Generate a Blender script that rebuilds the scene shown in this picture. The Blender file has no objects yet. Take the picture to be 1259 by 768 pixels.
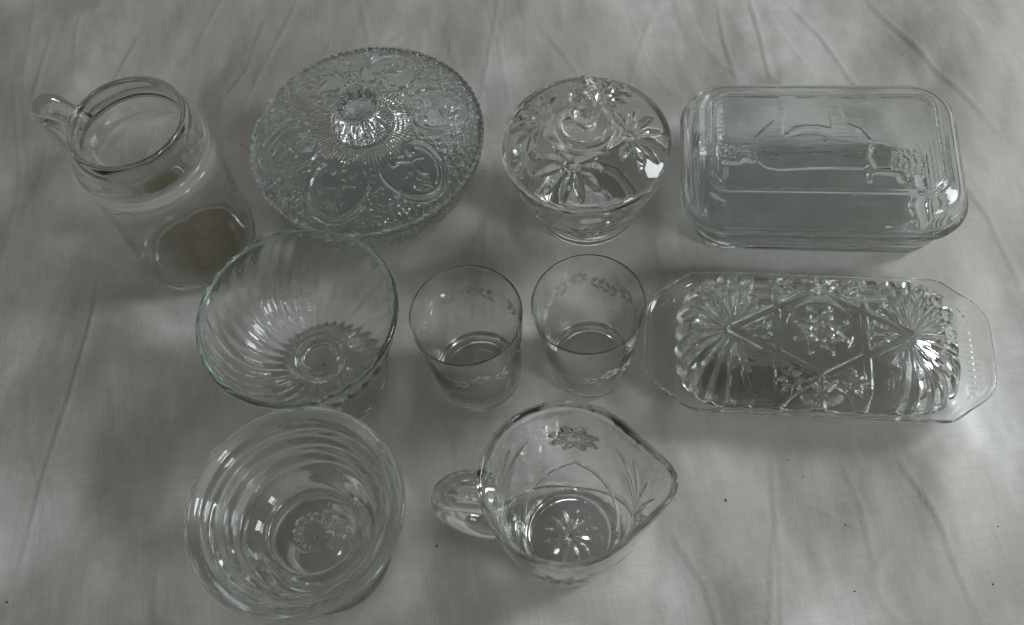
import bpy, math, random
import numpy as np
from mathutils import Matrix, Vector

random.seed(3)
sc = bpy.context.scene
# ------------------------------------------------------------------ camera
cd = bpy.data.cameras.new('camera'); cam = bpy.data.objects.new('camera', cd)
sc.collection.objects.link(cam); sc.camera = cam
cd.sensor_width = 36.0; cd.lens = 36.0 * 1302.9 / 1259.0
cd.clip_start = 0.02; cd.clip_end = 60.0
P_, R_ = 0.50891, -0.162398                      # tilt off the vertical, roll
F = Vector((0, math.sin(P_), -math.cos(P_))); Rt = Vector((1, 0, 0)); Up = Vector((0, math.cos(P_), math.sin(P_)))
R2 = Rt * math.cos(R_) + Up * math.sin(R_); U2 = -Rt * math.sin(R_) + Up * math.cos(R_)
cam.matrix_world = Matrix(((R2.x, U2.x, -F.x, 0), (R2.y, U2.y, -F.y, 0), (R2.z, U2.z, -F.z, 0.62), (0, 0, 0, 1)))
# ------------------------------------------------------------------ world and light
w = bpy.data.worlds.new('World'); sc.world = w; w.use_nodes = True
bg = w.node_tree.nodes['Background']
bg.inputs['Color'].default_value = (0.93, 0.88, 0.81, 1); bg.inputs['Strength'].default_value = 0.14

def area(name, loc, target, sx, sy, power, col):
    l = bpy.data.lights.new(name, 'AREA'); l.shape = 'RECTANGLE'; l.size = sx; l.size_y = sy
    l.energy = power; l.color = col
    o = bpy.data.objects.new(name, l); sc.collection.objects.link(o); o.location = loc
    o.rotation_euler = (Vector(target) - Vector(loc)).to_track_quat('-Z', 'Y').to_euler()
    return o
area('window_light', (1.18, 0.36, 0.72), (0.1, 0.35, 0.0), 0.32, 0.42, 6.8, (0.90, 0.96, 1.0))
area('front_right_fill', (0.98, -0.66, 0.95), (0.1, 0.3, 0.0), 0.28, 0.40, 5.2, (0.94, 0.98, 1.0))  # unseen fill from the front right, added to brighten the near cloth
area('skylight_light', (0.1, 1.9, 1.7), (0.0, 0.4, 0.0), 0.6, 0.3, 2.0, (0.95, 0.98, 1.0))
sc.view_settings.view_transform = 'Standard'; sc.view_settings.look = 'None'
sc.view_settings.gamma = 1.0; sc.view_settings.exposure = -0.16
cy = sc.cycles
sc.render.engine = 'CYCLES'
cy.max_bounces = 24; cy.transmission_bounces = 24; cy.glossy_bounces = 12; cy.diffuse_bounces = 3
cy.transparent_max_bounces = 16
cy.caustics_reflective = True; cy.caustics_refractive = True; cy.blur_glossy = 0.35
cy.sample_clamp_indirect = 30.0; cy.sample_clamp_direct = 0
cy.use_adaptive_sampling = False
cy.use_denoising = True
try: cy.denoiser = 'OPENIMAGEDENOISE'
except Exception: pass

# ------------------------------------------------------------------ materials
def new_mat(name):
    m = bpy.data.materials.new(name); m.use_nodes = True; nt = m.node_tree
    for n in list(nt.nodes): nt.nodes.remove(n)
    out = nt.nodes.new('ShaderNodeOutputMaterial'); return m, nt, out
def glass(name, col, ior=1.5, rough=0.0, smudge=0.05, wave=0.0, wscale=60, dust=0.022):
    m, nt, out = new_mat(name); N = nt.nodes; L = nt.links
    g = N.new('ShaderNodeBsdfGlass'); g.inputs['Color'].default_value = (*col, 1); g.inputs['IOR'].default_value = ior
    tc = N.new('ShaderNodeTexCoord')
    nz = N.new('ShaderNodeTexNoise'); nz.inputs['Scale'].default_value = 45; nz.inputs['Detail'].default_value = 4
    L.new(tc.outputs['Object'], nz.inputs['Vector'])
    mr = N.new('ShaderNodeMapRange'); mr.inputs['From Min'].default_value = 0.5; mr.inputs['From Max'].default_value = 0.8
    mr.inputs['To Min'].default_value = rough; mr.inputs['To Max'].default_value = rough + smudge
    L.new(nz.outputs['Fac'], mr.inputs['Value']); L.new(mr.outputs['Result'], g.inputs['Roughness'])
    if wave:
        n2 = N.new('ShaderNodeTexNoise'); n2.inputs['Scale'].default_value = wscale; n2.inputs['Detail'].default_value = 2
        L.new(tc.outputs['Object'], n2.inputs['Vector'])
        b = N.new('ShaderNodeBump'); b.inputs['Strength'].default_value = wave; b.inputs['Distance'].default_value = 0.001
        L.new(n2.outputs['Fac'], b.inputs['Height']); L.new(b.outputs['Normal'], g.inputs['Normal'])
    df = N.new('ShaderNodeBsdfDiffuse'); df.inputs['Color'].default_value = (0.78, 0.79, 0.77, 1)
    n3 = N.new('ShaderNodeTexNoise'); n3.inputs['Scale'].default_value = 28; n3.inputs['Detail'].default_value = 7; n3.inputs['Roughness'].default_value = 0.7
    L.new(tc.outputs['Object'], n3.inputs['Vector'])
    m3 = N.new('ShaderNodeMapRange'); m3.inputs['From Min'].default_value = 0.35; m3.inputs['From Max'].default_value = 0.75
    m3.inputs['To Min'].default_value = 0.006; m3.inputs['To Max'].default_value = dust; L.new(n3.outputs['Fac'], m3.inputs['Value'])
    mx = N.new('ShaderNodeMixShader'); L.new(m3.outputs['Result'], mx.inputs['Fac']); L.new(g.outputs['BSDF'], mx.inputs[1]); L.new(df.outputs['BSDF'], mx.inputs[2])
    L.new(mx.outputs['Shader'], out.inputs['Surface'])
    return m
M_clear = glass('clear_glass', (0.982, 0.988, 0.983), ior=1.45, wave=0.2, smudge=0.09)
M_thin = glass('thin_glass', (0.975, 0.982, 0.972), ior=1.42, wave=0.15, smudge=0.16, dust=0.055)
M_green = glass('faint_green_glass', (0.978, 0.990, 0.986), wave=0.18)
M_rimedge = glass('edge_tinted_rim_glass', (0.84, 0.925, 0.90), wave=0.3)  # same glass as the bowl; edge-on darkening painted into the rim colour
M_press = glass('pressed_glass', (0.97, 0.984, 0.979), ior=1.5, smudge=0.08, wave=0.35, wscale=260)
M_crystal = glass('crystal_glass', (0.980, 0.986, 0.980), ior=1.53, wave=0.2)

def film(name, col, alpha, scale, lo=0.35, hi=0.7):
    m, nt, out = new_mat(name); N = nt.nodes; L = nt.links
    d = N.new('ShaderNodeBsdfDiffuse'); d.inputs['Color'].default_value = (*col, 1)
    t = N.new('ShaderNodeBsdfTransparent'); mx = N.new('ShaderNodeMixShader')
    tc = N.new('ShaderNodeTexCoord'); nz = N.new('ShaderNodeTexNoise'); nz.inputs['Scale'].default_value = scale
    nz.inputs['Detail'].default_value = 6; L.new(tc.outputs['Object'], nz.inputs['Vector'])
    mr = N.new('ShaderNodeMapRange'); mr.inputs['From Min'].default_value = lo; mr.inputs['From Max'].default_value = hi
    mr.inputs['To Min'].default_value = alpha[0]; mr.inputs['To Max'].default_value = alpha[1]
    L.new(nz.outputs['Fac'], mr.inputs['Value']); L.new(mr.outputs['Result'], mx.inputs['Fac'])
    L.new(t.outputs['BSDF'], mx.inputs[1]); L.new(d.outputs['BSDF'], mx.inputs[2]); L.new(mx.outputs['Shader'], out.inputs['Surface'])
    return m
M_residue = film('brown_residue', (0.52, 0.42, 0.22), (0.25, 0.70), 60)
_n = M_residue.node_tree.nodes; _l = M_residue.node_tree.links
_g = _n.new('ShaderNodeTexCoord'); _v = _n.new('ShaderNodeVectorMath'); _v.operation = 'LENGTH'; _l.new(_g.outputs['Object'], _v.inputs[0])
_m = _n.new('ShaderNodeMapRange'); _m.inputs['From Min'].default_value = 0.022; _m.inputs['From Max'].default_value = 0.038; _m.inputs['To Min'].default_value = 1; _m.inputs['To Max'].default_value = 0
_l.new(_v.outputs['Value'], _m.inputs['Value']); _x = _n.new('ShaderNodeMath'); _x.operation = 'MULTIPLY'
_mix = [q for q in _n if q.bl_idname == 'ShaderNodeMixShader'][0]; _old = _mix.inputs['Fac'].links[0].from_socket
_l.new(_old, _x.inputs[0]); _l.new(_m.outputs['Result'], _x.inputs[1]); _l.new(_x.outputs[0], _mix.inputs['Fac'])
M_etch = film('etched_frost', (0.80, 0.82, 0.81), (0.45, 1.0), 140)

def cloth_mat():
    m, nt, out = new_mat('white_cotton'); N = nt.nodes; L = nt.links
    p = N.new('ShaderNodeBsdfPrincipled'); p.inputs['Roughness'].default_value = 0.95
    p.inputs['Specular IOR Level'].default_value = 0.1; p.inputs['Sheen Weight'].default_value = 0.15
    tc = N.new('ShaderNodeTexCoord')
    # faint yellowing and grubby patches, plus painted mottling of warm shade and cool light
    n1 = N.new('ShaderNodeTexNoise'); n1.inputs['Scale'].default_value = 7; n1.inputs['Detail'].default_value = 5; n1.inputs['Roughness'].default_value = 0.6
    L.new(tc.outputs['Object'], n1.inputs['Vector'])
    cr = N.new('ShaderNodeValToRGB'); cr.color_ramp.elements[0].position = 0.3; cr.color_ramp.elements[1].position = 0.7; em = cr.color_ramp.elements.new(0.5); em.color = (0.65, 0.622, 0.58, 1)
    cr.color_ramp.elements[0].color = (0.59, 0.562, 0.51, 1); cr.color_ramp.elements[1].color = (0.69, 0.675, 0.63, 1)
    L.new(n1.outputs['Fac'], cr.inputs['Fac'])
    # woven threads
    def wave(axis, sc_):
        wv = N.new('ShaderNodeTexWave'); wv.wave_type = 'BANDS'; wv.bands_direction = axis
        wv.inputs['Scale'].default_value = sc_; wv.inputs['Distortion'].default_value = 3.0; wv.inputs['Detail'].default_value = 2
        wv.inputs['Detail Scale'].default_value = 0.4
        L.new(tc.outputs['Object'], wv.inputs['Vector']); return wv
    wx, wy = wave('X', 420), wave('Y', 420)
    ad = N.new('ShaderNodeMath'); ad.operation = 'ADD'; L.new(wx.outputs['Fac'], ad.inputs[0]); L.new(wy.outputs['Fac'], ad.inputs[1])
    # slubs: threads of uneven thickness along both directions
    def slub(s3):
        mp = N.new('ShaderNodeMapping'); mp.inputs['Scale'].default_value = s3; L.new(tc.outputs['Object'], mp.inputs['Vector'])
        nn = N.new('ShaderNodeTexNoise'); nn.inputs['Scale'].default_value = 1; nn.inputs['Detail'].default_value = 3; L.new(mp.outputs['Vector'], nn.inputs['Vector']); return nn
    s1, s2 = slub((700, 30, 1)), slub((30, 700, 1))
    a2 = N.new('ShaderNodeMath'); a2.operation = 'ADD'; L.new(s1.outputs['Fac'], a2.inputs[0]); L.new(s2.outputs['Fac'], a2.inputs[1])
    a3 = N.new('ShaderNodeMath'); a3.operation = 'MULTIPLY_ADD'; a3.inputs[1].default_value = 1.6; L.new(a2.outputs[0], a3.inputs[0]); L.new(ad.outputs[0], a3.inputs[2])
    b = N.new('ShaderNodeBump'); b.inputs['Strength'].default_value = 0.22; b.inputs['Distance'].default_value = 0.0004
    L.new(a3.outputs[0], b.inputs['Height'])
    # thread tone
    mrr = N.new('ShaderNodeMapRange'); mrr.inputs['From Min'].default_value = 0.7; mrr.inputs['From Max'].default_value = 1.3
    mrr.inputs['To Min'].default_value = 0.93; mrr.inputs['To Max'].default_value = 1.05; L.new(a2.outputs[0], mrr.inputs['Value'])
    vm = N.new('ShaderNodeVectorMath'); vm.operation = 'SCALE'; L.new(cr.outputs['Color'], vm.inputs[0]); L.new(mrr.outputs['Result'], vm.inputs['Scale'])
    L.new(vm.outputs['Vector'], p.inputs['Base Color'])
    n4 = N.new('ShaderNodeTexNoise'); n4.inputs['Scale'].default_value = 90; n4.inputs['Detail'].default_value = 4
    mp = N.new('ShaderNodeMapping'); mp.inputs['Scale'].default_value = (1, 0.45, 1); mp.inputs['Rotation'].default_value = (0, 0, 0.15)
    L.new(tc.outputs['Object'], mp.inputs['Vector']); L.new(mp.outputs['Vector'], n4.inputs['Vector'])
    b2 = N.new('ShaderNodeBump'); b2.inputs['Strength'].default_value = 0.5; b2.inputs['Distance'].default_value = 0.0012
    L.new(n4.outputs['Fac'], b2.inputs['Height']); L.new(b.outputs['Normal'], b2.inputs['Normal'])
    L.new(b2.outputs['Normal'], p.inputs['Normal']); L.new(p.outputs['BSDF'], out.inputs['Surface'])
    return m
M_cloth = cloth_mat()

# ------------------------------------------------------------------ mesh helpers
def link(name, verts, faces, mat, parent=None, normals=None, smooth=True):
    me = bpy.data.meshes.new(name)
    me.from_pydata(verts if isinstance(verts, list) else verts.tolist(), [], faces if isinstance(faces, list) else faces.tolist())
    me.materials.append(mat)
    if smooth: me.polygons.foreach_set('use_smooth', np.ones(len(me.polygons), dtype=bool))
    me.update()
    if normals is not None:
        me.normals_split_custom_set_from_vertices([tuple(n) for n in normals])
    o = bpy.data.objects.new(name, me); sc.collection.objects.link(o)
    if parent: o.parent = parent
    return o
def thing(name, loc, rz, label, cat, group=None):
    o = bpy.data.objects.new(name, None); sc.collection.objects.link(o); o.empty_display_size = 0.02
    o.location = loc; o.rotation_euler = (0, 0, rz); o['label'] = label; o['category'] = cat
    if group: o['group'] = group
    return o

def refine(pts, step, rounds=3):
    """control rows (shape values..., z); corner cutting, then even resampling; the last column is the control index"""
    P = np.array([list(p) + [i] for i, p in enumerate(pts)], float)
    for _ in range(rounds):
        Q = [P[0]]
        for a, b in zip(P[:-1], P[1:]): Q += [a * .75 + b * .25, a * .25 + b * .75]
        Q.append(P[-1]); P = np.array(Q)
    g = np.stack([P[:, 0], P[:, -2]], 1)
    d = np.r_[0, np.cumsum(np.linalg.norm(np.diff(g, axis=0), axis=1))]
    n = max(8, int(d[-1] / step)); t = np.linspace(0, d[-1], n)
    return np.stack([np.interp(t, d, P[:, k]) for k in range(P.shape[1])], 1)

def shell(parts, pts, N, step, mat, parent, disp=None, warp=None, foot=None, rounds=3):
    """Closed skin swept round the z axis: pts run outer bottom centre -> outer wall -> rim -> inner wall -> inner centre.
    parts: list of (name, k_from, k_to) splitting that one skin into objects along the control index."""
    C = refine(pts, step, rounds); M = len(C)
    th = np.linspace(0, 2 * np.pi, N, endpoint=False)
    if foot is None:
        X = C[:, 0:1] * np.cos(th); Y = C[:, 0:1] * np.sin(th)
    else:
        X, Y = foot(C, th)
    Z = np.repeat(C[:, -2:-1], N, 1); K = np.repeat(C[:, -1:], N, 1); T = np.repeat(th[None], M, 0)
    V = np.stack([X, Y, Z], -1)
    def normals(V):
        dt = np.roll(V, -1, 1) - np.roll(V, 1, 1)
        ds = np.empty_like(V); ds[1:-1] = V[2:] - V[:-2]; ds[0] = V[1] - V[0]; ds[-1] = V[-1] - V[-2]
        n = np.cross(dt, ds); l = np.linalg.norm(n, axis=-1, keepdims=True); return n / np.maximum(l, 1e-12)
    n = normals(V)
    if disp is not None: V = V + n * disp(V[..., 0], V[..., 1], V[..., 2], T, K)[..., None]
    if warp is not None: V = warp(V, T, K)
    n = normals(V); n[0] = (0, 0, -1); n[-1] = (0, 0, 1)
    V[0] = V[0].mean(0); V[-1] = V[-1].mean(0)
    # join both poles to one vertex each
    kk = C[:, -1]
    for name, k0, k1 in parts:
        rows = np.where((kk >= k0 - 1e-9) & (kk <= k1 + 1e-9))[0]; r0 = rows[0] - (1 if rows[0] > 0 else 0); r1 = rows[-1]
        verts = []; nor = []; idx = {}
        faces = []
        def ring(r):
            if r in idx: return idx[r]
            if r == 0 or r == M - 1:
                verts.append(V[r, 0][None]); nor.append(n[r, 0][None]); base = sum(len(v) for v in verts) - 1; idx[r] = np.full(N, base)
            else:
                base = sum(len(v) for v in verts); verts.append(V[r]); nor.append(n[r]); idx[r] = base + np.arange(N)
            return idx[r]
        for r in range(r0, r1):
            a, b = ring(r), ring(r + 1); a2, b2 = np.roll(a, -1), np.roll(b, -1)
            if r == 0: faces += [(int(a[i]), int(b2[i]), int(b[i])) [::-1] for i in range(N)]
            elif r + 1 == M - 1: faces += [(int(a[i]), int(a2[i]), int(b[i])) for i in range(N)]
            else: faces += np.stack([a, a2, b2, b], 1).tolist()
        link(name, np.concatenate(verts), faces, mat[name] if isinstance(mat, dict) else mat, parent if not isinstance(parent, dict) else parent[name], normals=np.concatenate(nor))

def tube(name, path, w_, h_, mat, parent, n=28, up=(0, 0, 1), shape=2.4, taper=None):
    """solid bar along a smooth path; w_ across, h_ in the plane of the bend"""
    P = np.array(path, float)
    for _ in range(4):
        Q = [P[0]]
        for a, b in zip(P[:-1], P[1:]): Q += [a * .75 + b * .25, a * .25 + b * .75]
        Q.append(P[-1]); P = np.array(Q)
    m = len(P); verts = []; T = np.gradient(P, axis=0); T /= np.linalg.norm(T, axis=1, keepdims=True)
    side = np.array(up, float); side /= np.linalg.norm(side)
    ph = np.linspace(0, 2 * np.pi, n, endpoint=False)
    for i in range(m):
        t = T[i]; b = np.cross(t, side); b /= np.linalg.norm(b); f = 1 if taper is None else taper(i / (m - 1))
        cx = np.sign(np.cos(ph)) * abs(np.cos(ph)) ** (2 / shape); sy = np.sign(np.sin(ph)) * abs(np.sin(ph)) ** (2 / shape)
        verts.append(P[i] + np.outer(cx * w_ / 2 * f, side) + np.outer(sy * h_ / 2 * f, b))
    V = np.concatenate(verts).tolist(); faces = []
    for i in range(m - 1):
        for j in range(n):
            j2 = (j + 1) % n; faces.append((i * n + j, (i + 1) * n + j, (i + 1) * n + j2, i * n + j2))
    V.append(P[0].tolist()); V.append(P[-1].tolist())
    for j in range(n):
        j2 = (j + 1) % n; faces.append((len(V) - 2, j, j2)); faces.append((len(V) - 1, (m - 1) * n + j2, (m - 1) * n + j))
    return link(name, V, faces, mat, parent)

def seg(px, py, a, b):
    ax, ay = a; bx, by = b; dx, dy = bx - ax, by - ay
    t = np.clip(((px - ax) * dx + (py - ay) * dy) / (dx * dx + dy * dy + 1e-18), 0, 1)
    return np.hypot(px - ax - t * dx, py - ay - t * dy), t
def leaf(px, py, a, b, wid, dep):
    """lens-shaped V cut from a to b"""
    d, t = seg(px, py, a, b); hw = wid * np.sqrt(np.clip(4 * t * (1 - t), 0, 1)) * 0.5 + 1e-6
    return dep * np.clip(1 - d / hw, 0, 1) * np.sqrt(np.clip(4 * t * (1 - t), 0, 1))
def bar(px, py, a, b, wid, dep):
    d, t = seg(px, py, a, b); return dep * np.clip(1 - d / (wid / 2), 0, 1)
def sst(a, b, x):
    t = np.clip((x - a) / (b - a), 0, 1); return t * t * (3 - 2 * t)
def adiff(T, a):
    return (T - a + np.pi) % (2 * np.pi) - np.pi
rng = np.random.RandomState(5)
def dots(u, v, s, seed=0):
    """raised beads of spacing s with jitter"""
    gu, gv = np.floor(u / s), np.floor(v / s); best = np.full(u.shape, 9.0)
    for i in (-1, 0, 1):
        for j in (-1, 0, 1):
            cu, cv = gu + i, gv + j
            h1 = np.modf(np.abs(np.sin(cu * 127.1 + cv * 311.7 + seed) * 43758.5453))[0]
            h2 = np.modf(np.abs(np.sin(cu * 269.5 + cv * 183.3 + seed) * 43758.5453))[0]
            best = np.minimum(best, np.hypot(u / s - cu - .25 - .5 * h1, v / s - cv - .25 - .5 * h2))
    return np.clip(1 - best / 0.48, 0, 1)

# ------------------------------------------------------------------ the cloth
JUG = (-.2105, .4415); DISH = (-.0785, .4706); SUG = (.0648, .4216); LOAF = (.2156, .3973); BUT = (.1836, .2780)
SUN = (-.1247, .3198); BOWL = (-.1333, .2043); T1 = (-.0269, .3045); T2 = (.0448, .2997); CRM = (.0128, .187)
LA, BA = math.radians(-12.5), math.radians(-13.24)
flats = [(JUG, .043), (DISH, .058), (SUG, .037), (SUN, .041), (BOWL, .042), (T1, .030), (T2, .030), (CRM, .031)]
def vnoise(x, y, seed):
    xi, yi = np.floor(x), np.floor(y); fx, fy = x - xi, y - yi
    fx = fx * fx * fx * (fx * (fx * 6 - 15) + 10); fy = fy * fy * fy * (fy * (fy * 6 - 15) + 10)
    def h(a, b): return np.modf(np.abs(np.sin(a * 127.1 + b * 311.7 + seed * 17.3) * 43758.5453))[0]
    return (h(xi, yi) * (1 - fx) + h(xi + 1, yi) * fx) * (1 - fy) + (h(xi, yi + 1) * (1 - fx) + h(xi + 1, yi + 1) * fx) * fy - .5
def rot(x, y, deg):
    a = math.radians(deg); return x * math.cos(a) + y * math.sin(a), -x * math.sin(a) + y * math.cos(a)
CREASES = [  # polylines on the table, height, half width, kind (+ ridge step)
]
def cloth_height(x, y):
    z = np.zeros_like(x)
    wx = x + .02 * vnoise(x * 9, y * 9, 1); wy = y + .02 * vnoise(x * 9, y * 9, 2)
    # broad rolls running away from the viewer, leaning left
    a, b = rot(wx, wy, -28); far = 1.12 - .55 * sst(.5, .62, y); z += far * .0115 * vnoise(a * 19, b * 7, 3); z += far * .0020 * vnoise(a * 40, b * 20, 13)
    a, b = rot(wx, wy, 12); z += far * .0080 * vnoise(a * 22, b * 7, 4)
    a, b = rot(wx, wy, -50); z += far * .0080 * vnoise(a * 18, b * 8, 5)
    # narrower wrinkles
    a, b = rot(wx, wy, -18); z += .0007 * vnoise(a * 75, b * 16, 6); z += .00055 * np.exp(-(vnoise(a * 26, b * 6, 21) / .022) ** 2) * sst(-.1, .15, vnoise(x * 11, y * 11, 22)) 
    a, b = rot(wx, wy, 6); z += .0005 * vnoise(a * 110, b * 22, 7); z += .00045 * np.exp(-(vnoise(a * 34, b * 5, 23) / .020) ** 2) * sst(-.1, .15, vnoise(x * 13, y * 9, 24))
    z += .0004 * vnoise(wx * 120, wy * 80, 8); a, b = rot(wx, wy, 55); z += .0004 * np.exp(-(vnoise(a * 22, b * 6, 25) / .018) ** 2) * sst(0, .2, vnoise(x * 10, y * 10, 26))
    for pts, hgt, wid in CREASES:
        wid = wid * .75
        best = np.full(x.shape, 9.0); sg = np.zeros_like(x); tt = np.zeros_like(x); n = len(pts) - 1
        for k in range(n):
            p, q = pts[k], pts[k + 1]; d, t = seg(x, y, p, q)
            s = np.sign((q[0] - p[0]) * (y - p[1]) - (q[1] - p[1]) * (x - p[0]))
            m = d < best; best = np.where(m, d, best); sg = np.where(m, s, sg); tt = np.where(m, (k + t) / n, tt)
        fade = np.clip(4 * tt * (1 - tt), 0, 1) ** .5
        z += .85 * hgt * fade * (np.exp(-(best / wid) ** 2) + .4 * sg * np.clip(best / (wid * .5), 0, 1) * np.exp(-(best / (wid * 3)) ** 2))
    z -= .0040
    # pressed down under each foot
    for (cx, cy), r in flats:
        d = np.hypot(x - cx, y - cy); k = sst(r * 1.0, r + .022, d); z = z * k + (-.0006) * (1 - k)
    for (cx, cy), a, hx, hy in ((LOAF, LA, .082, .050), (BUT, BA, .080, .040)):
        u, v = x - cx, y - cy; u, v = u * math.cos(a) + v * math.sin(a), -u * math.sin(a) + v * math.cos(a)
        d = np.hypot(np.maximum(abs(u) - hx, 0), np.maximum(abs(v) - hy, 0)); k = sst(0, .024, d); z = z * k + (-.0006) * (1 - k)
    d = np.hypot(np.maximum(abs(x) - 0, 0), 0)
    return z
CREASES += [
    ([(-.2867, .428), (-.287, .40), (-.30, .33), (-.33, .205)], .0011, .0016),
    ([(-.243, .315), (-.262, .285), (-.285, .262)], .0007, .0016),
    ([(-.335, .69), (-.345, .63), (-.352, .58)], .0007, .002),
    ([(-.26, .67), (-.285, .615), (-.31, .56)], .0008, .002),
    ([(-.16, .66), (-.175, .60), (-.20, .56)], .0006, .002),
    ([(.055, .60), (.07, .57), (.085, .525)], .0006, .002),
    ([(.20, .60), (.196, .56), (.194, .505)], .0009, .0015),
    ([(.225, .595), (.223, .555), (.217, .50)], .0011, .0015),
    ([(.250, .59), (.268, .545), (.277, .50), (.29, .45)], .0010, .0018),
    ([(.31, .575), (.325, .53), (.335, .49), (.36, .42)], .0010, .0018),
    ([(-.2, .615), (-.05, .590), (.10, .562), (.25, .530), (.42, .500)], .0003, .0010),
    ([(.128, .12), (.20, .108), (.28, .095)], .0008, .0012),
    ([(.155, .188), (.167, .178), (.182, .165)], .0006, .0012),
    ([(.145, .225), (.138, .19), (.132, .16), (.12, .11)], .0006, .0015),
    ([(.185, .215), (.186, .18), (.183, .14)], .0005, .0015),
    ([(.215, .205), (.226, .165), (.232, .11)], .0008, .0016),
    ([(.31, .42), (.33, .36), (.335, .30)], .0008, .002),
    ([(.07, .19), (.085, .15), (.09, .10)], .0005, .002),
]
def axis(a, b, n, lo, hi, m):
    core = np.linspace(a, b, n); l = a - (a - lo) * np.linspace(1, 0, m, endpoint=False) ** 2; h = b + (hi - b) * np.linspace(0, 1, m + 1)[1:] ** 2
    return np.r_[l, core, h]
gx = axis(-.46, .46, 520, -1.5, 1.5, 60); gy = axis(.02, .78, 430, -1.0, 2.0, 60)
GX, GY = np.meshgrid(gx, gy); GZ = cloth_height(GX, GY); nx, ny = len(gx), len(gy)
me = bpy.data.meshes.new('tablecloth'); me.vertices.add(nx * ny)
me.vertices.foreach_set('co', np.stack([GX, GY, GZ], -1).ravel())
ii = (np.arange(ny - 1)[:, None] * nx + np.arange(nx - 1)[None]).ravel()
q = np.stack([ii, ii + 1, ii + nx + 1, ii + nx], 1)
me.loops.add(q.size); me.loops.foreach_set('vertex_index', q.ravel())
me.polygons.add(len(q)); me.polygons.foreach_set('loop_start', np.arange(len(q)) * 4)
me.polygons.foreach_set('use_smooth', np.ones(len(q), dtype=bool)); me.update(); me.validate(); me.materials.append(M_cloth)
cl = bpy.data.objects.new('tablecloth', me); sc.collection.objects.link(cl)
cl['kind'] = 'structure'; cl['label'] = 'creased off white cotton cloth under all the glassware'

# ------------------------------------------------------------------ 1. tall jug, far left
t = thing('glass_jug', (*JUG, .0003), 0, 'tall clear glass jug with looped handle and brown stained bottom, far left', 'jug')
shell([('body', 0, 10), ('neck', 10, 17), ('inner_wall', 17, 30)], [(0, .0035), (.030, .003), (.034, .0), (.038, .0), (.0405, .004), (.0415, .012), (.0418, .05), (.0418, .095), (.0421, .106), (.0431, .1120), (.0428, .1170), (.0402, .1210), (.0378, .1270), (.0366, .1360), (.0350, .1390), (.0334, .1380), (.0326, .1340), (.0327, .125), (.0329, .1120),
    (.0338, .1070), (.0362, .1045), (.0386, .1000), (.0405, .09), (.0405, .03), (.0402, .012), (.0385, .0065), (.034, .0045), (.0, .0040)], 200, .0008, M_clear, t,
    disp=lambda x, y, z, T, K: .00008 * np.sin(T * 3 + z * 40) + .00006 * np.sin(T * 7 - z * 90))
a = math.radians(152); ca, sa = math.cos(a), math.sin(a)
hp = [(.0360, .1225), (.042, .1275), (.050, .1325), (.060, .1335), (.0685, .127), (.0690, .113), (.0655, .095), (.060, .078), (.052, .063), (.0412, .055)]
tube('handle', [(r * ca, r * sa, z) for r, z in hp], .0150, .0105, M_clear, t, up=(-sa, ca, 0), shape=2.0, taper=lambda f: 1.0 + .35 * math.exp(-((f - .36) / .13) ** 2) - .3 * f)
# residue dried on the inside of the bottom
def disc(name, r, z, mat, parent, n=64, rings=6, wob=.03):
    V = [(0, 0, z)]; Fc = []
    for i in range(1, rings + 1):
        for j in range(n):
            q_ = 2 * math.pi * j / n; rr = r * i / rings * (1 + wob * math.sin(3 * q_ + 1) * (i == rings) + wob * .6 * math.sin(7 * q_) * (i == rings)); V.append((rr * math.cos(q_), rr * math.sin(q_), z))
    for j in range(n): Fc.append((0, 1 + j, 1 + (j + 1) % n))
    for i in range(rings - 1):
        for j in range(n): a_, b_ = 1 + i * n + j, 1 + i * n + (j + 1) % n; Fc.append((a_, a_ + n, b_ + n, b_))
    return link(name, V, Fc, mat, parent)
o = disc('residue_or_refraction', .0362, .0058, M_residue, t); o['label'] = 'brown film dried on the bottom of the jug'

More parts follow.
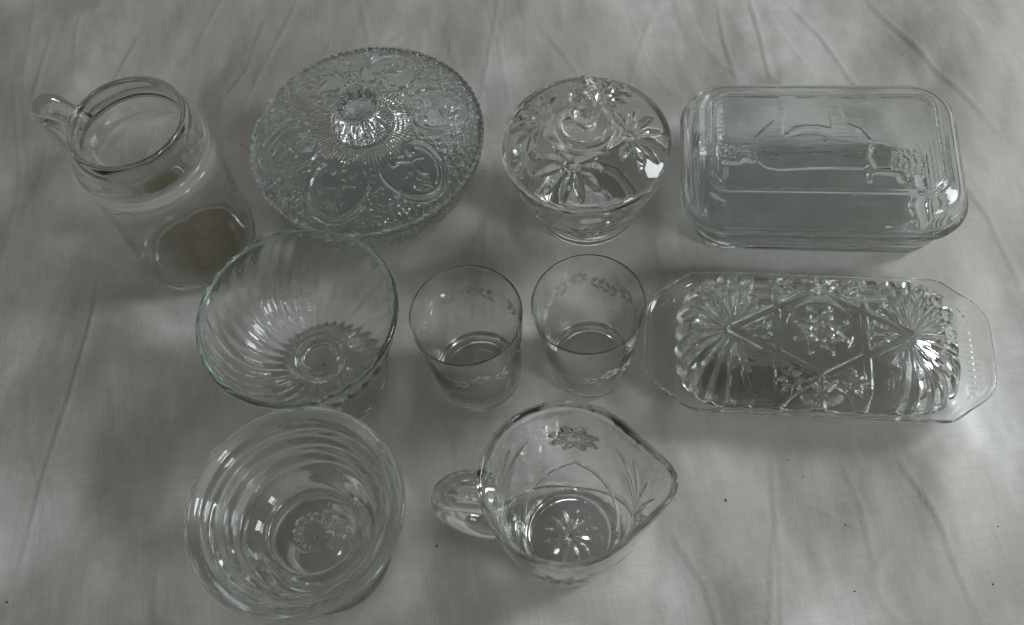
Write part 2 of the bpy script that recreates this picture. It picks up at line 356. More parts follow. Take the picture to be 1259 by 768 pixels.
# ------------------------------------------------------------------ 2. patterned round covered dish
def footc(): pass
t = thing('covered_dish', (*DISH, .0003), 0, 'large round pressed glass dish, its lid patterned with scrolled medallions and a fluted knob', 'dish')
med0 = math.radians(6)
def dish_lid(x, y, z, T, K):
    r = np.hypot(x, y); out = (K < 12.5); h = np.zeros_like(r)
    s = adiff(T * 6, med0 * 6) / 6; p = r - .0520; qv = s * r
    # medallion outline, open and scrolled towards the knob
    e = np.hypot((p + .0065 * np.exp(-(qv / .0042) ** 2) * -1 * (p < 0)) / .0205, qv / .0200); rim_ = .0024 * np.exp(-((e - 1) / .075) ** 2) * np.where(p < -.014, .35, 1)
    rim2 = .0006 * np.exp(-((e - .82) / .06) ** 2)
    sc1 = .0016 * np.exp(-(np.hypot(p + .0120, abs(qv) - .0072) / .0030) ** 4)
    inside = e < .8
    sprig = np.zeros_like(r)
    for k, (ang, ln) in enumerate(((0, .022), (35, .013), (-35, .013), (70, .010), (-70, .010), (150, .008), (-150, .008))):
        aa = math.radians(ang); b0 = (-.006 + .004 * (k % 3), .0); sprig = np.maximum(sprig, leaf(p, qv + .0025 * np.sin(p * 300), b0, (b0[0] + ln * math.cos(aa), b0[1] + ln * math.sin(aa)), .0048, .0016))
    bead = .0015 * dots(x, y, .0050, 3) + .0005 * dots(x, y, .0023, 9)
    outside = sst(1.08, 1.16, e) * sst(.0345, .037, r) * (1 - sst(.0735, .0745, r))
    h += rim_ + rim2 + sc1 * (r > .03) + sprig * inside + bead * outside
    # radiating diamond points round the knob
    core = sst(.0205, .0225, r) * (1 - sst(.034, .038, r)) * sst(1.02, 1.1, e)
    h += core * (.0006 * np.cos(T * 40 + r * 1000) * np.cos(T * 40 - r * 1000) + .0003 * np.cos(T * 80))
    # rope edge
    edge = sst(.0745, .0755, r); h += edge * (.0003 * np.cos(T * 90) + .0005 * dots(T * .08, r + z, .0026, 4))
    h *= (1 - 0) * (r > .0205)
    return np.where(out, h, np.where(r > .02, .00012 * np.sin(T * 9 + r * 300), 0))
shell([('lid', 0, 24.9)], [(0, .0625), (.014, .0625), (.032, .0605), (.052, .0570), (.066, .0530), (.0745, .0500), (.0755, .0490), (.0790, .0500), (.0803, .0515)][::-1] and
    [(0, .0625), (.014, .0625), (.032, .0605), (.052, .0570), (.066, .0530), (.0745, .0500), (.0790, .0500), (.0803, .0510)], 8, .01, M_press, t) if False else None
lid_out = [(0, .0672), (.0150, .0672), (.0205, .0665), (.0320, .0655), (.0520, .0622), (.0660, .0585), (.0740, .0560), (.0790, .0550), (.0805, .0530), (.0800, .0512)]
lid_in = [(.0780, .0512), (.0745, .0522), (.0650, .0552), (.0520, .0588), (.0300, .0622), (.0150, .0640), (0, .0645)]
# closed skin from inner centre (as its underside) to the outer centre (as its top)
shell([('lid', 0, 20)], (lid_out + lid_in)[::-1], 900, .00055, M_press, t, disp=lambda x, y, z, T, K: dish_lid(x, y, z, T, 16 - K) )
def knob_disp(x, y, z, T, K):
    f = np.abs(np.cos(T * 6.5)) + 1e-6; s = sst(.0683, .0705, z) * (1 - sst(.0825, .0850, z)) * (np.hypot(x, y) > .012); return -.0034 * (1 - f ** .5) * s + .0006 * np.cos(T * 26) * np.exp(-((np.hypot(x, y) - .0122) / .001) ** 2) * (z > .083)
shell([('knob', 0, 30)], [(0, .0674), (.0175, .0674), (.0212, .0682), (.0215, .0700), (.0200, .0740), (.0172, .0800), (.0158, .0842), (.0148, .0858), (.0130, .0858), (.0114, .0838), (.0100, .0806), (.0085, .0795), (0, .0793)],
    420, .0005, M_press, t, disp=knob_disp)
def dish_body(x, y, z, T, K):
    r = np.hypot(x, y); o = (K < 8.3) & (z > .004)
    return np.where(o, .0005 * dots(T * .075, z * 1.3, .0042, 2) + .0003 * dots(T * .075, z, .0022, 8) + .0004 * np.cos(T * 90) * sst(.043, .046, z), 0)
shell([('bowl', 0, 30)], [(0, .002), (.045, .002), (.049, 0), (.054, 0), (.057, .003), (.066, .014), (.0745, .030), (.0785, .045), (.0800, .0500), (.0780, .0508), (.0760, .0490), (.0740, .044), (.0700, .030), (.060, .014), (.048, .0055), (0, .005)],
    700, .0008, M_press, t, disp=dish_body)

# ------------------------------------------------------------------ 3. sugar bowl with finial
t = thing('sugar_bowl', (*SUG, .0003), 0, 'cut crystal sugar bowl, its domed lid topped by a pointed faceted finial', 'sugar bowl')
def sugar_lid(x, y, z, T, K):
    r = np.hypot(x, y); h = np.zeros_like(r)
    for a0, n_, sp in ((-116.5, 9, 1.0), (-21, 9, 1.0), (151, 9, 1.0), (62, 9, 1.0)):
        a_ = math.radians(a0); c0 = (.0285 * math.cos(a_), .0285 * math.sin(a_))
        for k in range(n_):
            dlt = math.radians(-125 + 250 * k / (n_ - 1)); ln = .0240 if abs(dlt) < 1.3 else .0200
            b_ = (c0[0] + ln * math.cos(a_ + dlt), c0[1] + ln * math.sin(a_ + dlt)); s_ = (c0[0] + .0012 * math.cos(a_ + dlt), c0[1] + .0012 * math.sin(a_ + dlt))
            h -= leaf(x, y, s_, b_, .0068, .0030)
    h = np.maximum(h, -.0029)
    h += .0007 * np.exp(-((r - .0185) / .0010) ** 2) + .0006 * np.exp(-((r - .0235) / .0010) ** 2)
    return np.where((K < 8.5) & (r > .014) & (r < .0525), h, 0)
lo = [(0, .0880), (.0150, .0880), (.0200, .0872), (.0300, .0855), (.0420, .0805), (.0500, .0755), (.0535, .0730), (.0550, .0715), (.0548, .0700)]
li = [(.0530, .0695), (.0495, .0702), (.0392, .0752), (.0275, .0799), (.0150, .0815), (0, .0818)]
shell([('lid', 0, 20)], (lo + li)[::-1], 640, .0005, M_crystal, t, disp=lambda x, y, z, T, K: sugar_lid(x, y, z, T, 14 - K))
def fin(x, y, z, T, K):
    r = np.hypot(x, y); c6 = np.cos(((T * 8 / (2 * np.pi) + .5 * (z > .1155)) % 1 - .5) * 2 * np.pi / 8)
    s = sst(.0965, .099, z); return r * (np.cos(np.pi / 8) / c6 - 1) * s * 1.1 - .0007 * s * np.exp(-((z - .1155) / .0012) ** 2)
shell([('finial', 0, 30)], [(0, .0882), (.0130, .0882), (.0150, .0892), (.0145, .0910), (.0090, .0925), (.0062, .0945), (.0060, .0960), (.0098, .0995), (.0116, .1050), (.0115, .1120), (.0094, .1190), (.0062, .1270), (.0022, .1330), (0, .1345)],
    320, .0005, M_crystal, t, disp=fin, rounds=2)
def sugar_body(x, y, z, T, K):
    h = np.zeros_like(x)
    for a0 in (-95, -20, 60, 150, 215):
        s = adiff(T, math.radians(a0)) * .048
        for k in range(10):
            dd = math.radians(90 + -170 + 340 * k / 9); h -= leaf(s, z - .034, (.0012 * math.cos(dd), .0012 * math.sin(dd)), (.019 * math.cos(dd), .017 * math.sin(dd)), .0062, .0026)
    return np.where((K < 9) & (z > .008), np.maximum(h, -.0024), 0)
shell([('bowl', 0, 30)], [(0, .003), (.028, .003), (.031, 0), (.0345, 0), (.0352, .003), (.0345, .008), (.0370, .014), (.0450, .030), (.0510, .048), (.0528, .060), (.0532, .0680), (.0520, .0690), (.0500, .0675), (.0492, .060), (.0470, .046), (.040, .027), (.030, .013), (.022, .010), (0, .010)],
    560, .0007, M_crystal, t, disp=sugar_body)

# ------------------------------------------------------------------ rounded rectangles
def rrect(C, th):
    """columns hx, hy, rc -> points on a rounded rectangle, spread evenly by angle of its own outline"""
    N = len(th); X = np.zeros((len(C), N)); Y = np.zeros((len(C), N)); u = th / (2 * np.pi)
    for i, row in enumerate(C):
        hx, hy, rc = row[0], row[1], row[2]; rc = min(rc, hx, hy) if hx > 1e-6 else 0
        # reference outline (fixed share of samples on sides and corners keeps columns aligned)
        a, b = hx - rc, hy - rc; sh = np.array([.06, .14, .22, .14, .12, .14, .22, .14, .06 - .04]); 
        seq = [('l', .05), ('c', .13), ('h', .24), ('c', .13), ('l', .10), ('c', .13), ('h', .24), ('c', .13)]
        tot = sum(s for _, s in seq) + .05 - .10 + .0
        pos = [(hx, 0, hx, b)]; 
        bounds = np.cumsum([0, .06, .12, .26, .12, .12, .12, .26 - .18, .12]);
        P = []
        # build from eight pieces
        n_side, n_corner, n_long = .06, .11, .22
        br = np.array([0, n_side, n_corner, n_long, n_corner, 2 * n_side, n_corner, n_long, n_corner, n_side]); br = np.cumsum(br); br = br / br[-1]
        k = np.clip(np.searchsorted(br, u, side='right') - 1, 0, 8); f = (u - br[k]) / (br[k + 1] - br[k])
        x = np.zeros(N); y = np.zeros(N)
        def put(kk, fx, fy):
            m = k == kk; x[m] = fx(f[m]); y[m] = fy(f[m])
        h = math.pi / 2
        put(0, lambda f: hx + 0 * f, lambda f: b * f)
        put(1, lambda f: a + rc * np.cos(f * h), lambda f: b + rc * np.sin(f * h))
        put(2, lambda f: a - 2 * a * f, lambda f: hy + 0 * f)
        put(3, lambda f: -a + rc * np.cos(h + f * h), lambda f: b + rc * np.sin(h + f * h))
        put(4, lambda f: -hx + 0 * f, lambda f: b - 2 * b * f)
        put(5, lambda f: -a + rc * np.cos(2 * h + f * h), lambda f: -b + rc * np.sin(2 * h + f * h))
        put(6, lambda f: -a + 2 * a * f, lambda f: -hy + 0 * f)
        put(7, lambda f: a + rc * np.cos(3 * h + f * h), lambda f: -b + rc * np.sin(3 * h + f * h))
        put(8, lambda f: hx + 0 * f, lambda f: -b + b * f)
        X[i], Y[i] = x, y
    return X, Y
def inpoly(x, y, poly):
    c = np.zeros(x.shape, bool); n = len(poly)
    for i in range(n):
        x1, y1 = poly[i]; x2, y2 = poly[(i + 1) % n]
        c ^= ((y1 > y) != (y2 > y)) & (x < (x2 - x1) * (y - y1) / ((y2 - y1) + 1e-12) + x1)
    return c
def sdist(x, y, poly):
    d = np.full(x.shape, 9.0)
    for i in range(len(poly)): d = np.minimum(d, seg(x, y, poly[i], poly[(i + 1) % len(poly)])[0])
    return np.where(inpoly(x, y, poly), -d, d)

# ------------------------------------------------------------------ 4. rectangular dish, cow embossed on the lid
mm = lambda L: [(a * .001, b * .001) for a, b in L]
COW = mm([(-45, .9), (-45.9, -11.9), (-43.9, -19.2), (-38.3, -24.7), (-30.2, -26.2), (-13.7, -24.9), (1.1, -24), (10.9, -24.4), (22.2, -24.2), (26.6, -21), (25.4, -14.9), (28.8, -4.4), (29.1, -.1), (23.3, 9.4), (15.2, 13.6), (11.1, 25.5), (3.2, 28.7), (2.8, 10.2), (-3.3, 11.8), (-11.7, 12.1), (-20.2, 9.9), (-24.6, 4.4), (-24.9, 9.8), (-23.7, 25.1), (-30.5, 25.1), (-32.6, 15.1), (-39.7, 7.4)])
HEAD = mm([(27.8, -6.5), (33.8, -3.2), (41.5, -8.4), (39.7, -23.9), (28.7, -24.1), (25.4, -14.9)])
HORN = mm([(24.8, -32.3), (25.2, -27.2), (28.7, -25.1), (39.9, -25.9), (43.7, -27.9), (44.5, -31.9)])
TAIL = mm([(-64.8, -18.5), (-59.8, -19.5), (-54.8, -19.4), (-51.7, -16.2), (-46, -18)])
def cow(x, y, z, T, K):
    h = .0009 * (1 - sst(-.0022, .0002, sdist(x, y, COW))) + .0019 * (1 - sst(-.0016, .0002, sdist(x, y, HEAD)))
    for L, wd in ((HORN, .0022), (TAIL, .0018)):
        for a_, b_ in zip(L[:-1], L[1:]): h = np.maximum(h, .0012 * np.clip(1 - (seg(x, y, a_, b_)[0] / wd) ** 2, 0, 1))
    sdx = np.maximum(abs(x) - .0580, 0); sdy = np.maximum(abs(y) - .0245, 0); rd = np.hypot(sdx, sdy)
    h += .0008 * np.exp(-((rd - .0135) / .0009) ** 2)
    # belly fold, cheek, flank
    h -= .0009 * np.exp(-((np.hypot((x + .010) / 1.9, y + .004) - .0085) / .0009) ** 2) * (y > .001)
    grass = ((x > -.067) & (x < -.047) & (y > -.020) & (y < -.004)) | ((x > .0415) & (x < .059) & (y > -.027) & (y < -.008))
    h += np.where(grass, .0008 * dots(x * .6, y, .0022, 5), 0)
    h += .00010 * vnoise(x * 90, y * 900, 12)
    top = (abs(x) < .0735) & (abs(y) < .0395)
    return np.where(top & (K > 10.5), h, 0)
t = thing('cheese_dish', (*LOAF, .0003), LA, 'rectangular greenish glass dish with a raised lid embossed with an upside-down cow', 'dish')
LO = [(0, 0, 0, .0655), (.060, .030, .002, .0655), (.0720, .0390, .012, .0655), (.0735, .0405, .013, .0648), (.0740, .0412, .0135, .0632), (.0775, .0450, .017, .0620), (.0830, .0510, .022, .0590), (.0868, .0550, .026, .0530), (.0880, .0568, .027, .0470), (.0900, .0590, .029, .0450), (.0907, .0598, .030, .0430), (.0895, .0585, .029, .0417)]
LI = [(.0860, .0550, .026, .0420), (.0850, .0540, .025, .0470), (.0835, .0520, .024, .0535), (.080, .0485, .020, .0575), (.0735, .0415, .014, .0590), (.0700, .0380, .012, .0612), (.058, .028, .002, .0618), (0, 0, 0, .0618)]
shell([('lid', 0, 30)], (LO + LI)[::-1], 720, .0006, M_green, t, foot=rrect, disp=lambda x, y, z, T, K: cow(x, y, z, T, K))
def striae(x, y, z, T, K): return .00018 * np.sin(z * 900 + x * 25) * ((z > .004) & (z < .035))
shell([('base', 0, 30)], [(0, 0, 0, .002), (.066, .034, .010, .002), (.0700, .0375, .014, 0), (.0745, .0420, .017, .0), (.0775, .0455, .020, .003), (.0805, .0490, .023, .012), (.0840, .0530, .026, .028), (.0860, .0550, .0275, .036), (.0895, .0588, .030, .0385), (.0900, .0592, .0305, .0402), (.0885, .0577, .029, .0412),
    (.0845, .0535, .026, .0405), (.0825, .0515, .025, .036), (.0800, .0490, .023, .028), (.0765, .0450, .020, .016), (.0710, .0395, .017, .0085), (.0600, .0290, .010, .0052), (0, 0, 0, .0048)], 560, .0008, M_green, t, foot=rrect, disp=striae)

# ------------------------------------------------------------------ 5. butter dish with star-cut cover
t = thing('butter_dish', (*BUT, .0003), BA, 'oblong pressed glass butter dish, its cover cut with starbursts and a central diamond', 'butter dish')
TOPZ = .0372
def butter_cut(x, y, z, T, K):
    ax = abs(x); h = np.zeros_like(x)
    # two starbursts
    for cx in (-.053, .053):
        for k in range(20):
            a_ = 2 * math.pi * k / 20 + (0 if cx < 0 else .1); 
            ln = .020 if (abs(math.cos(a_)) > .5 and math.cos(a_) * cx < 0) else .036; c_ = (cx + .0008 * math.cos(a_), .0008 * math.sin(a_)); e_ = (cx + ln * math.cos(a_), ln * 1.2 * math.sin(a_))
            d, tt = seg(x, y, c_, e_); wd = .0010 + .0030 * tt; h -= .0032 * np.clip(1 - d / wd, 0, 1)
            a3 = a_ + math.pi / 18; e3 = (cx + ln * .6 * math.cos(a3), ln * .6 * math.sin(a3)); h -= leaf(x, y, c_, e3, .0024, .0014)
    # crossing broad bands making the diamond
    dia = np.zeros_like(x)
    for sx in (-1, 1):
        for sy in (-1, 1): dia = np.maximum(dia, np.sqrt(np.clip(1 - (seg(x, y, (sx * .053, 0), (0, sy * .031))[0] / .0026) ** 2, 0, 1)))
    for sx in (-1, 1): dia = np.maximum(dia, np.sqrt(np.clip(1 - ((x - sx * .0262) / .0024) ** 2, 0, 1)))
    for sx in (-1, 1):                # the same bands run on over the long sides
        for sy in (-1, 1): dia = np.maximum(dia, np.sqrt(np.clip(1 - (seg(x, y, (0, sy * .031), (sx * .0262, sy * .044))[0] / .0020) ** 2, 0, 1)))
    h = np.where(dia > .02, 0, h) - .0015 * dia
    # central eight-point star
    r = np.hypot(x, y * 1.0); th = np.arctan2(y, x)
    for k in range(8):
        a_ = math.pi / 4 * k + math.pi / 8; a4 = a_ + 3 * math.pi / 4
        p1 = (.0165 * math.cos(a_), .0165 * math.sin(a_)); p2 = (.0165 * math.cos(a4), .0165 * math.sin(a4))
        h -= bar(x, y, p1, p2, .0034, .0018)
    h -= .0006 * np.exp(-((r - .0200) / .0012) ** 2) * (ax < .0235)
    for k in range(8):
        a_ = math.pi / 4 * k; h -= leaf(x, y, (.0045 * math.cos(a_), .0045 * math.sin(a_)), (.0010 * math.cos(a_), .0010 * math.sin(a_)), .003, .0010)
    # small stars in the corner fields
    for sx in (-1, 1):
        for cx, cy in ((.0185, .0335), (.0185, -.0335), (.0345, .0), (.0, .041), (.0, -.041)):
            n_ = 8; L_ = .0080 if cx else .0125
            for k in range(n_):
                a_ = math.pi * 2 * k / n_; h -= leaf(x, y, (sx * cx, cy), (sx * cx + L_ * math.cos(a_), cy + L_ * math.sin(a_)), .0036, .0022)
    h = np.maximum(h, -.0034)
    return np.where((K > 10.5) & (z > .012), h, 0)
BO = [(0, 0, 0, TOPZ), (.050, .022, .008, TOPZ), (.0700, .0330, .018, .0370), (.0785, .0385, .024, .0340), (.0825, .0412, .027, .0290), (.0845, .0428, .029, .0220), (.0855, .0434, .030, .0170), (.0862, .0440, .030, .0140), (.0855, .0434, .030, .0130)]
BI = [(.0815, .0400, .027, .0130), (.0805, .0392, .027, .0180), (.0780, .0372, .025, .0240), (.0740, .0340, .022, .0285), (.0660, .0280, .016, .0316), (.050, .021, .008, .0322), (0, 0, 0, .0322)]
nB = len(BO + BI) - 1
shell([('cover', 0, 30)], (BO + BI)[::-1], 1100, .00042, M_crystal, t, foot=rrect, disp=lambda x, y, z, T, K: butter_cut(x, y, z, T, K + 10.5 - (len(BI) - .5)))
def plate_warp(V, T, K):
    # end handles: the rim swells outward at both ends
    x, y, z = V[..., 0], V[..., 1], V[..., 2]; k = sst(.075, .092, abs(x)) * sst(.009, .016, z)
    V[..., 1] = y * (1 - .09 * k * sst(.02, .045, abs(y))); return V
def plate_disp(x, y, z, T, K):
    return np.where((K < 7) & (z < .015), -.0007 * np.abs(np.sin(x * 260)) * (z > .003) , 0) + np.where((K > 12) & (abs(x) > .0890) & (z > .013), .0004 * np.sin(y * 1500) * sst(.089, .092, abs(x)) * (1 - sst(.099, .1015, abs(x))), 0)
shell([('plate', 0, 30)], [(0, 0, 0, .002), (.068, .032, .018, .002), (.0710, .0350, .020, 0), (.0740, .0375, .022, 0), (.0790, .0410, .026, .006), (.0850, .0440, .030, .0125), (.0980, .0470, .033, .0160), (.1042, .0483, .0350, .0176), (.1060, .0496, .0370, .0184), (.1060, .0496, .0370, .0202), (.1038, .0482, .0350, .0206), (.1018, .0474, .0340, .0190),
    (.0970, .0462, .033, .0178), (.0880, .0440, .031, .0150), (.0845, .0436, .031, .0118), (.0790, .0405, .028, .0112), (.0770, .0390, .026, .0090), (.0710, .0350, .020, .0055), (0, 0, 0, .0055)], 800, .0007, M_crystal, t, foot=rrect, warp=plate_warp, disp=plate_disp)

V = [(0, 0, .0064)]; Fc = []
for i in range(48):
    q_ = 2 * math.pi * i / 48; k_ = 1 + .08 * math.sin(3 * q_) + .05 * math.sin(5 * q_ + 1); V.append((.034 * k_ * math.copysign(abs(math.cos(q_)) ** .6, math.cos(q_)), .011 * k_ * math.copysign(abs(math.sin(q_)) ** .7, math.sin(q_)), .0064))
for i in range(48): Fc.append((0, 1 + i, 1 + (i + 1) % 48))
M_olive = film('olive_refraction', (0.20, 0.185, 0.10), (0.35, 0.8), 45)  # olive tint refracted through the cover, painted on as a film
o = link('residue_or_refraction', [(a_ - .034, b_ - .023, c_) for a_, b_, c_ in V], Fc, M_olive, t, smooth=False); o['label'] = 'olive brown refracted tint painted as a film on the plate, under the left front of the cover'
# ------------------------------------------------------------------ 6. footed dessert bowl with swirled ribs
t = thing('dessert_bowl', (*SUN, .0003), 0, 'footed dessert bowl with swirled ribs and a thin rim painted dark green as if seen edge-on', 'bowl')
def swirl(x, y, z, T, K):
    r = np.hypot(x, y); amp = .00034 * sst(.016, .028, r) * (1 - sst(.0795, .0840, z)); s = np.cos(30 * (T + 9 * (z - .03)))
    footamp = .00035 * sst(.014, .022, r) * (1 - sst(.034, .037, r)) * np.cos(30 * T + 60 * r)
    return np.where(K < 7.5, np.where(z > .024, 0, footamp), 0) + np.where((K > 7.5) & (K < 14.4), amp * s, 0) + np.where((K > 18) & (z < .082), -.45 * amp * s, 0)
shell([('foot', 0, 8), ('bowl', 8, 14), ('rim', 14, 17.5), ('inner_wall', 17.5, 40)],
    [(0, .008), (.010, .008), (.022, .005), (.0345, .0005), (.0380, 0), (.0392, .0015), (.0360, .0045), (.0180, .0100), (.0105, .0180), (.0125, .0265), (.0300, .0330), (.0430, .0435), (.0515, .0560), (.0560, .0700), (.0580, .0815), (.0598, .0842), (.0604, .0868), (.0588, .0886), (.0568, .0868), (.0556, .0820), (.0538, .0700), (.0492, .0570), (.0408, .0455), (.0290, .0370), (.0170, .0325), (.0140, .0338), (.0128, .0352), (.0115, .0335), (0, .0330)],
    600, .0007, {'rim': M_rimedge, 'foot': M_clear, 'bowl': M_clear, 'inner_wall': M_clear}, t, disp=swirl)

# ------------------------------------------------------------------ 7. stepped bowl with faceted rings
t = thing('stepped_bowl', (*BOWL, .0003), 0, 'wide stepped glass bowl with concentric rings inside, at the bottom left', 'bowl')
ST = [(.0572, .0788), (.0530, .0772), (.0522, .0760), (.0516, .0700), (.0508, .0685), (.0470, .0670), (.0462, .0655), (.0456, .0600), (.0448, .0585), (.0410, .0570), (.0402, .0555), (.0394, .0500), (.0384, .0485), (.0330, .0460), (.0290, .0430), (.0268, .0405), (.0258, .0378), (.0240, .0370), (.0125, .0364), (.0116, .0352), (.0105, .0344), (0, .0340)]
def steps(x, y, z, T, K):
    r = np.hypot(x, y); nf = 18; f = ((T * nf / (2 * np.pi)) % 1 - .5) * 2 * np.pi / nf; fl = r * (np.cos(np.pi / nf) / np.cos(f) - 1)
    band = sst(.045, .048, z) * (1 - sst(.066, .069, z)); notch = .0009 * np.cos(T * 16) * sst(.006, .008, r) * (1 - sst(.0108, .0118, r)) * (K > 29)
    return np.where((K > 20) & (K < 30), .15 * fl * sst(.042, .045, z) * (1 - sst(.056, .059, z)), 0) * -1 + notch + np.where((K > 9) & (K < 13.5), .30 * band * fl, 0)
shell([('foot', 0, 8.5), ('bowl', 8.5, 13.2), ('rim', 13.2, 16.5), ('inner_wall', 16.5, 60)],
    [(0, .0210), (.0110, .0205), (.0180, .0150), (.0280, .0050), (.0365, .0006), (.0396, 0), (.0402, .0020), (.0360, .0070), (.0300, .0150), (.0295, .0220), (.0330, .0310), (.0400, .0420), (.0480, .0560), (.0545, .0690), (.0602, .0755), (.0608, .0775), (.0594, .0790)] + ST,
    432, .0005, M_green, t, disp=steps, rounds=2)

# ------------------------------------------------------------------ 8. two etched tumblers
def tumbler(name, loc, rz, h, r1, r0, label, sprays):
    t = thing(name, (*loc, .0003), rz, label, 'tumbler', 'etched drinking tumblers')
    shell([('base', 0, 4.4), ('wall', 4.4, 8.3), ('inner_wall', 8.3, 30)],
        [(0, .0018), (.0200, .0018), (.0232, 0), (r0 - .0012, .0), (r0, .0022), (r0 + .0004, .010), (r1 - .0006, h * .9), (r1, h - .0012), (r1 - .0004, h), (r1 - .0010, h - .0010), (r1 - .0014, h * .9), (r0 - .0012, .0135), (r0 - .0026, .0098), (.0205, .0088), (.0180, .0080), (0, .0078)],
        220, .0007, M_thin, t, rounds=3)
    # frosted flowers and leaves wheel-cut into the outside
    for (a0, z0, big) in sprays:
        V = []; Fc = []
        def stroke(s0, z0_, s1, z1_, wid, bend=0.0, n=8):
            b = len(V)
            L_ = math.hypot(s1 - s0, z1_ - z0_); nx_, nz_ = -(z1_ - z0_) / L_, (s1 - s0) / L_
            for i in range(n + 1):
                f = i / n; hw = wid * .5 * math.sin(math.pi * min(max(f, .04), .96)); bo = bend * math.sin(math.pi * f)
                for sg in (-1, 1):
                    s = s0 + (s1 - s0) * f + nx_ * (hw * sg + bo); z = z0_ + (z1_ - z0_) * f + nz_ * (hw * sg + bo)
                    r = r0 + .0004 + (r1 - r0 - .001) * (z - .01) / (h * .9 - .01) + .00025; a_ = math.radians(a0) + s / r
                    V.append((r * math.cos(a_), r * math.sin(a_), z))
            for i in range(n): Fc.append((b + 2 * i, b + 2 * i + 1, b + 2 * i + 3, b + 2 * i + 2))
        # flower
        for k in range(7):
            q_ = 2 * math.pi * k / 7; stroke(.0012 * math.cos(q_), z0 + .0012 * math.sin(q_), .0066 * big * math.cos(q_), z0 + .0066 * big * math.sin(q_), .0036)
        # stems with paired leaves
        for sx in (-1, 1):
            stroke(sx * .004, z0 - .002, sx * .017, z0 - .007, .0007, sx * .003, 12)
            for k in range(2):
                s = sx * (.008 + .0046 * k); zz = z0 - .0055 + .0012 * k * (1 if sx > 0 else -.6)
                stroke(s, zz, s + sx * .0042, zz + .0064, .0029); stroke(s, zz, s + sx * .0050, zz - .0058, .0026)
        e = link('etched_spray', V, Fc, M_etch, t)
    return t
tumbler('tumbler', T1, 0, .082, .0336, .0272, 'etched glass tumbler with a wide foot ring, left of the pair', [(88, .058, 1.0), (175, .058, .8), (5, .058, .8), (-85, .056, 1.0)])
tumbler('tumbler', T2, 0, .080, .0336, .0262, 'etched glass tumbler nearer the oblong butter dish, right of the pair', [(92, .056, 1.0), (30, .052, 1.1), (165, .056, .9), (-75, .040, 1.1)])

# ------------------------------------------------------------------ 9. creamer jug
t = thing('creamer', (*CRM, .0003), 0, 'cut glass creamer with pouring spout, thick handle and star-cut base', 'jug')
def cream_cut(x, y, z, T, K):
    r = np.hypot(x, y); h = np.zeros_like(r); g = np.zeros_like(r)
    for a0 in (75, -105):
        s = adiff(T, math.radians(a0)) * .040
        # eight-point star
        R8 = .0125
        for k in range(8):
            a_ = math.pi / 4 * k + math.pi / 8; a4 = a_ + 3 * math.pi / 4
            h = np.maximum(h, bar(s, z - .061, (R8 * 1.1 * math.cos(a_), R8 * math.sin(a_)), (R8 * 1.1 * math.cos(a4), R8 * math.sin(a4)), .0042, .0024))
        rr = np.hypot(s, z - .061); h = np.maximum(h, .0012 * (rr < .0050)) - .0010 * np.clip(1 - rr / .0030, 0, 1)
        # crossing arcs
        n_ = 14
        def arc(f0, zf, w_):
            out = np.zeros_like(s); d = np.full(s.shape, 9.0)
            L = [(f0[0] + (f0[1] - f0[0]) * i / n_, zf(f0[0] + (f0[1] - f0[0]) * i / n_)) for i in range(n_ + 1)]
            for p_, q_ in zip(L[:-1], L[1:]): d = np.minimum(d, seg(s, z, p_, q_)[0])
            return .0017 * np.clip(1 - d / (w_ * 1.5), 0, 1)
        h = np.maximum(h, arc((-.058, .058), lambda q: .012 + .030 * (abs(q) / .058) ** 1.8, .0015))
        h = np.maximum(h, arc((0, .058), lambda q: .0345 - .0225 * (q / .058) ** 1.15 if q > 0 else .036, .0013))
        h = np.maximum(h, arc((-.058, 0), lambda q: .0345 - .0225 * (-q / .058) ** 1.15 if q < 0 else .036, .0013))
    for a0 in (-13, 165):
        s = adiff(T, math.radians(a0)) * .041
        for dd, ln in ((90, .036), (72, .036), (108, .036), (54, .042), (126, .042), (36, .046), (144, .046), (20, .026), (160, .026)):
            q_ = math.radians(dd); h = np.maximum(h, leaf(s, z - .045, (.002 * math.cos(q_), .002 * math.sin(q_)), (ln * math.cos(q_), ln * .9 * math.sin(q_)), .0042, .0018))
    ou = (K > 3.6) & (K < 10.2) & (z > .004) & (z < .094)
    st = np.zeros_like(r)
    for k in range(12):
        a_ = math.pi / 6 * k + .1; st = np.maximum(st, leaf(x, y, (.0015 * math.cos(a_), .0015 * math.sin(a_)), (.0165 * math.cos(a_), .0165 * math.sin(a_)), .0046, .0021))
    return np.where(ou, -h, 0) + np.where(K < 1.5, -st, 0)
def cream_warp(V, T, K):
    z = V[..., 2]; s = adiff(T, math.radians(-13)); k = np.exp(-(np.abs(s) / .42) ** 2.1) * sst(.055, .103, z)
    k2 = np.exp(-(np.abs(s) / .5) ** 2) * sst(.07, .103, z)
    r = np.hypot(V[..., 0], V[..., 1]); V[..., 0] += .0125 * k * np.cos(math.radians(-13)); V[..., 1] += .0125 * k * np.sin(math.radians(-13))
    V[..., 2] += .0035 * k2 + .0016 * sst(.08, .103, z) * np.cos(2 * (T - math.radians(-13))) 
    return V
shell([('body', 0, 10), ('rim', 10, 13.4), ('inner_wall', 13.4, 30)],
    [(0, .0020), (.0215, .0020), (.0250, 0), (.0285, 0), (.0295, .0030), (.0300, .0080), (.0350, .0250), (.0400, .0450), (.0430, .0680), (.0445, .0900), (.0450, .0985), (.0454, .1015), (.0444, .1035), (.0424, .1030), (.0412, .0985), (.0408, .0900), (.0392, .0680), (.0360, .0460), (.0310, .0270), (.0250, .0135), (.0225, .0090), (0, .0085)],
    720, .0006, M_crystal, t, disp=cream_cut, warp=cream_warp)
a = math.radians(171); ca, sa = math.cos(a), math.sin(a)
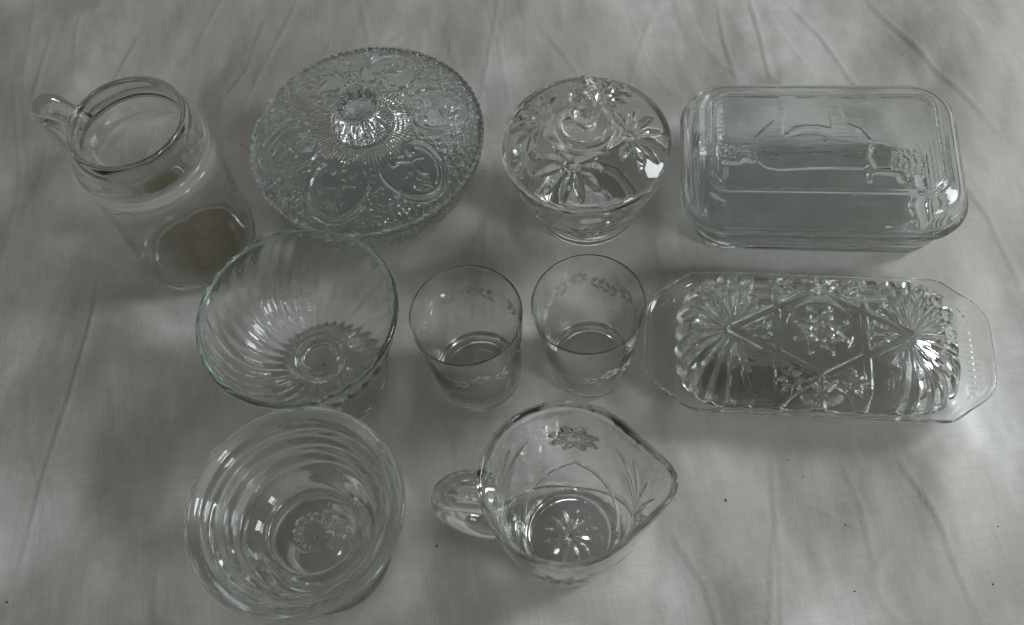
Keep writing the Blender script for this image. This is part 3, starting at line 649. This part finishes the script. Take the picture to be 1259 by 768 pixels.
hp = [(.0415, .082), (.050, .087), (.060, .0865), (.0680, .077), (.0675, .064), (.060, .050), (.050, .041), (.0375, .039)]
tube('handle', [(r * ca, r * sa, z) for r, z in hp], .0220, .0150, M_crystal, t, up=(-sa, ca, 0), shape=1.8, n=36, taper=lambda f: 1.1 - .3 * math.exp(-((f - .5) / .2) ** 2))

# ------------------------------------------------------------------ specks
m, nt, out = new_mat('dark_crumb'); d = nt.nodes.new('ShaderNodeBsdfDiffuse'); d.inputs['Color'].default_value = (.03, .028, .025, 1); nt.links.new(d.outputs[0], out.inputs[0])
SP = [(.1091, .1961), (.1594, .2041), (.1533, .2163), (.175, .1697), (.1686, .131), (.247, .1228), (-.0029, .470), (-.1793, .5243), (-.0681, .1979), (-.3301, .2046), (.262, .155), (-.06, .235)]
hz = cloth_height(np.array([p[0] for p in SP]), np.array([p[1] for p in SP]))
SL = ['black crumb on the bare cloth right of the creamer spout, largest of the specks', 'dark speck below the middle of the oblong butter dish, lower of two close together',
      'faint dark speck just below the oblong butter dish, upper of two close together', 'small dark speck on the bare cloth at lower right, midway to the photo bottom',
      'dark speck near the bottom edge of the cloth, right of the creamer', 'dark speck near the lower right corner of the cloth',
      'dark speck between the round patterned dish and the sugar bowl', 'dark speck just left of the round patterned dish', 'dark speck on the cloth just below the creamer handle',
      'dark speck at the lower left edge of the cloth', 'faint speck low on the right part of the cloth, nearest the lower right corner speck', 'dark speck between the dessert bowl, the stepped bowl and the creamer']
first = None
for i, (x, y) in enumerate(SP):
    if first is None:
        V = []; Fc = []; pr = [(.0008, -.0002), (.0010, .0002), (.0005, .0005)]
        for r_, z_ in pr:
            for j in range(6): V.append((r_ * math.cos(j * 1.047) * (1 + .3 * random.random()), r_ * .6 * math.sin(j * 1.047) * (1 + .3 * random.random()), z_))
        for k in range(2):
            for j in range(6): Fc.append((k * 6 + j, k * 6 + (j + 1) % 6, k * 6 + 6 + (j + 1) % 6, k * 6 + 6 + j))
        Fc.append((12, 13, 14, 15, 16, 17)); o = first = link('crumb', V, Fc, m, smooth=False)
    else:
        o = first.copy(); sc.collection.objects.link(o)
    s = random.uniform(.45, .8) if i else .85
    o.location = (x, y, float(hz[i])); o.rotation_euler = (0, 0, random.uniform(0, 6)); o.scale = (s, s, s)
    o['label'] = SL[i]; o['category'] = 'crumb'; o['group'] = 'dark specks scattered on the cloth'
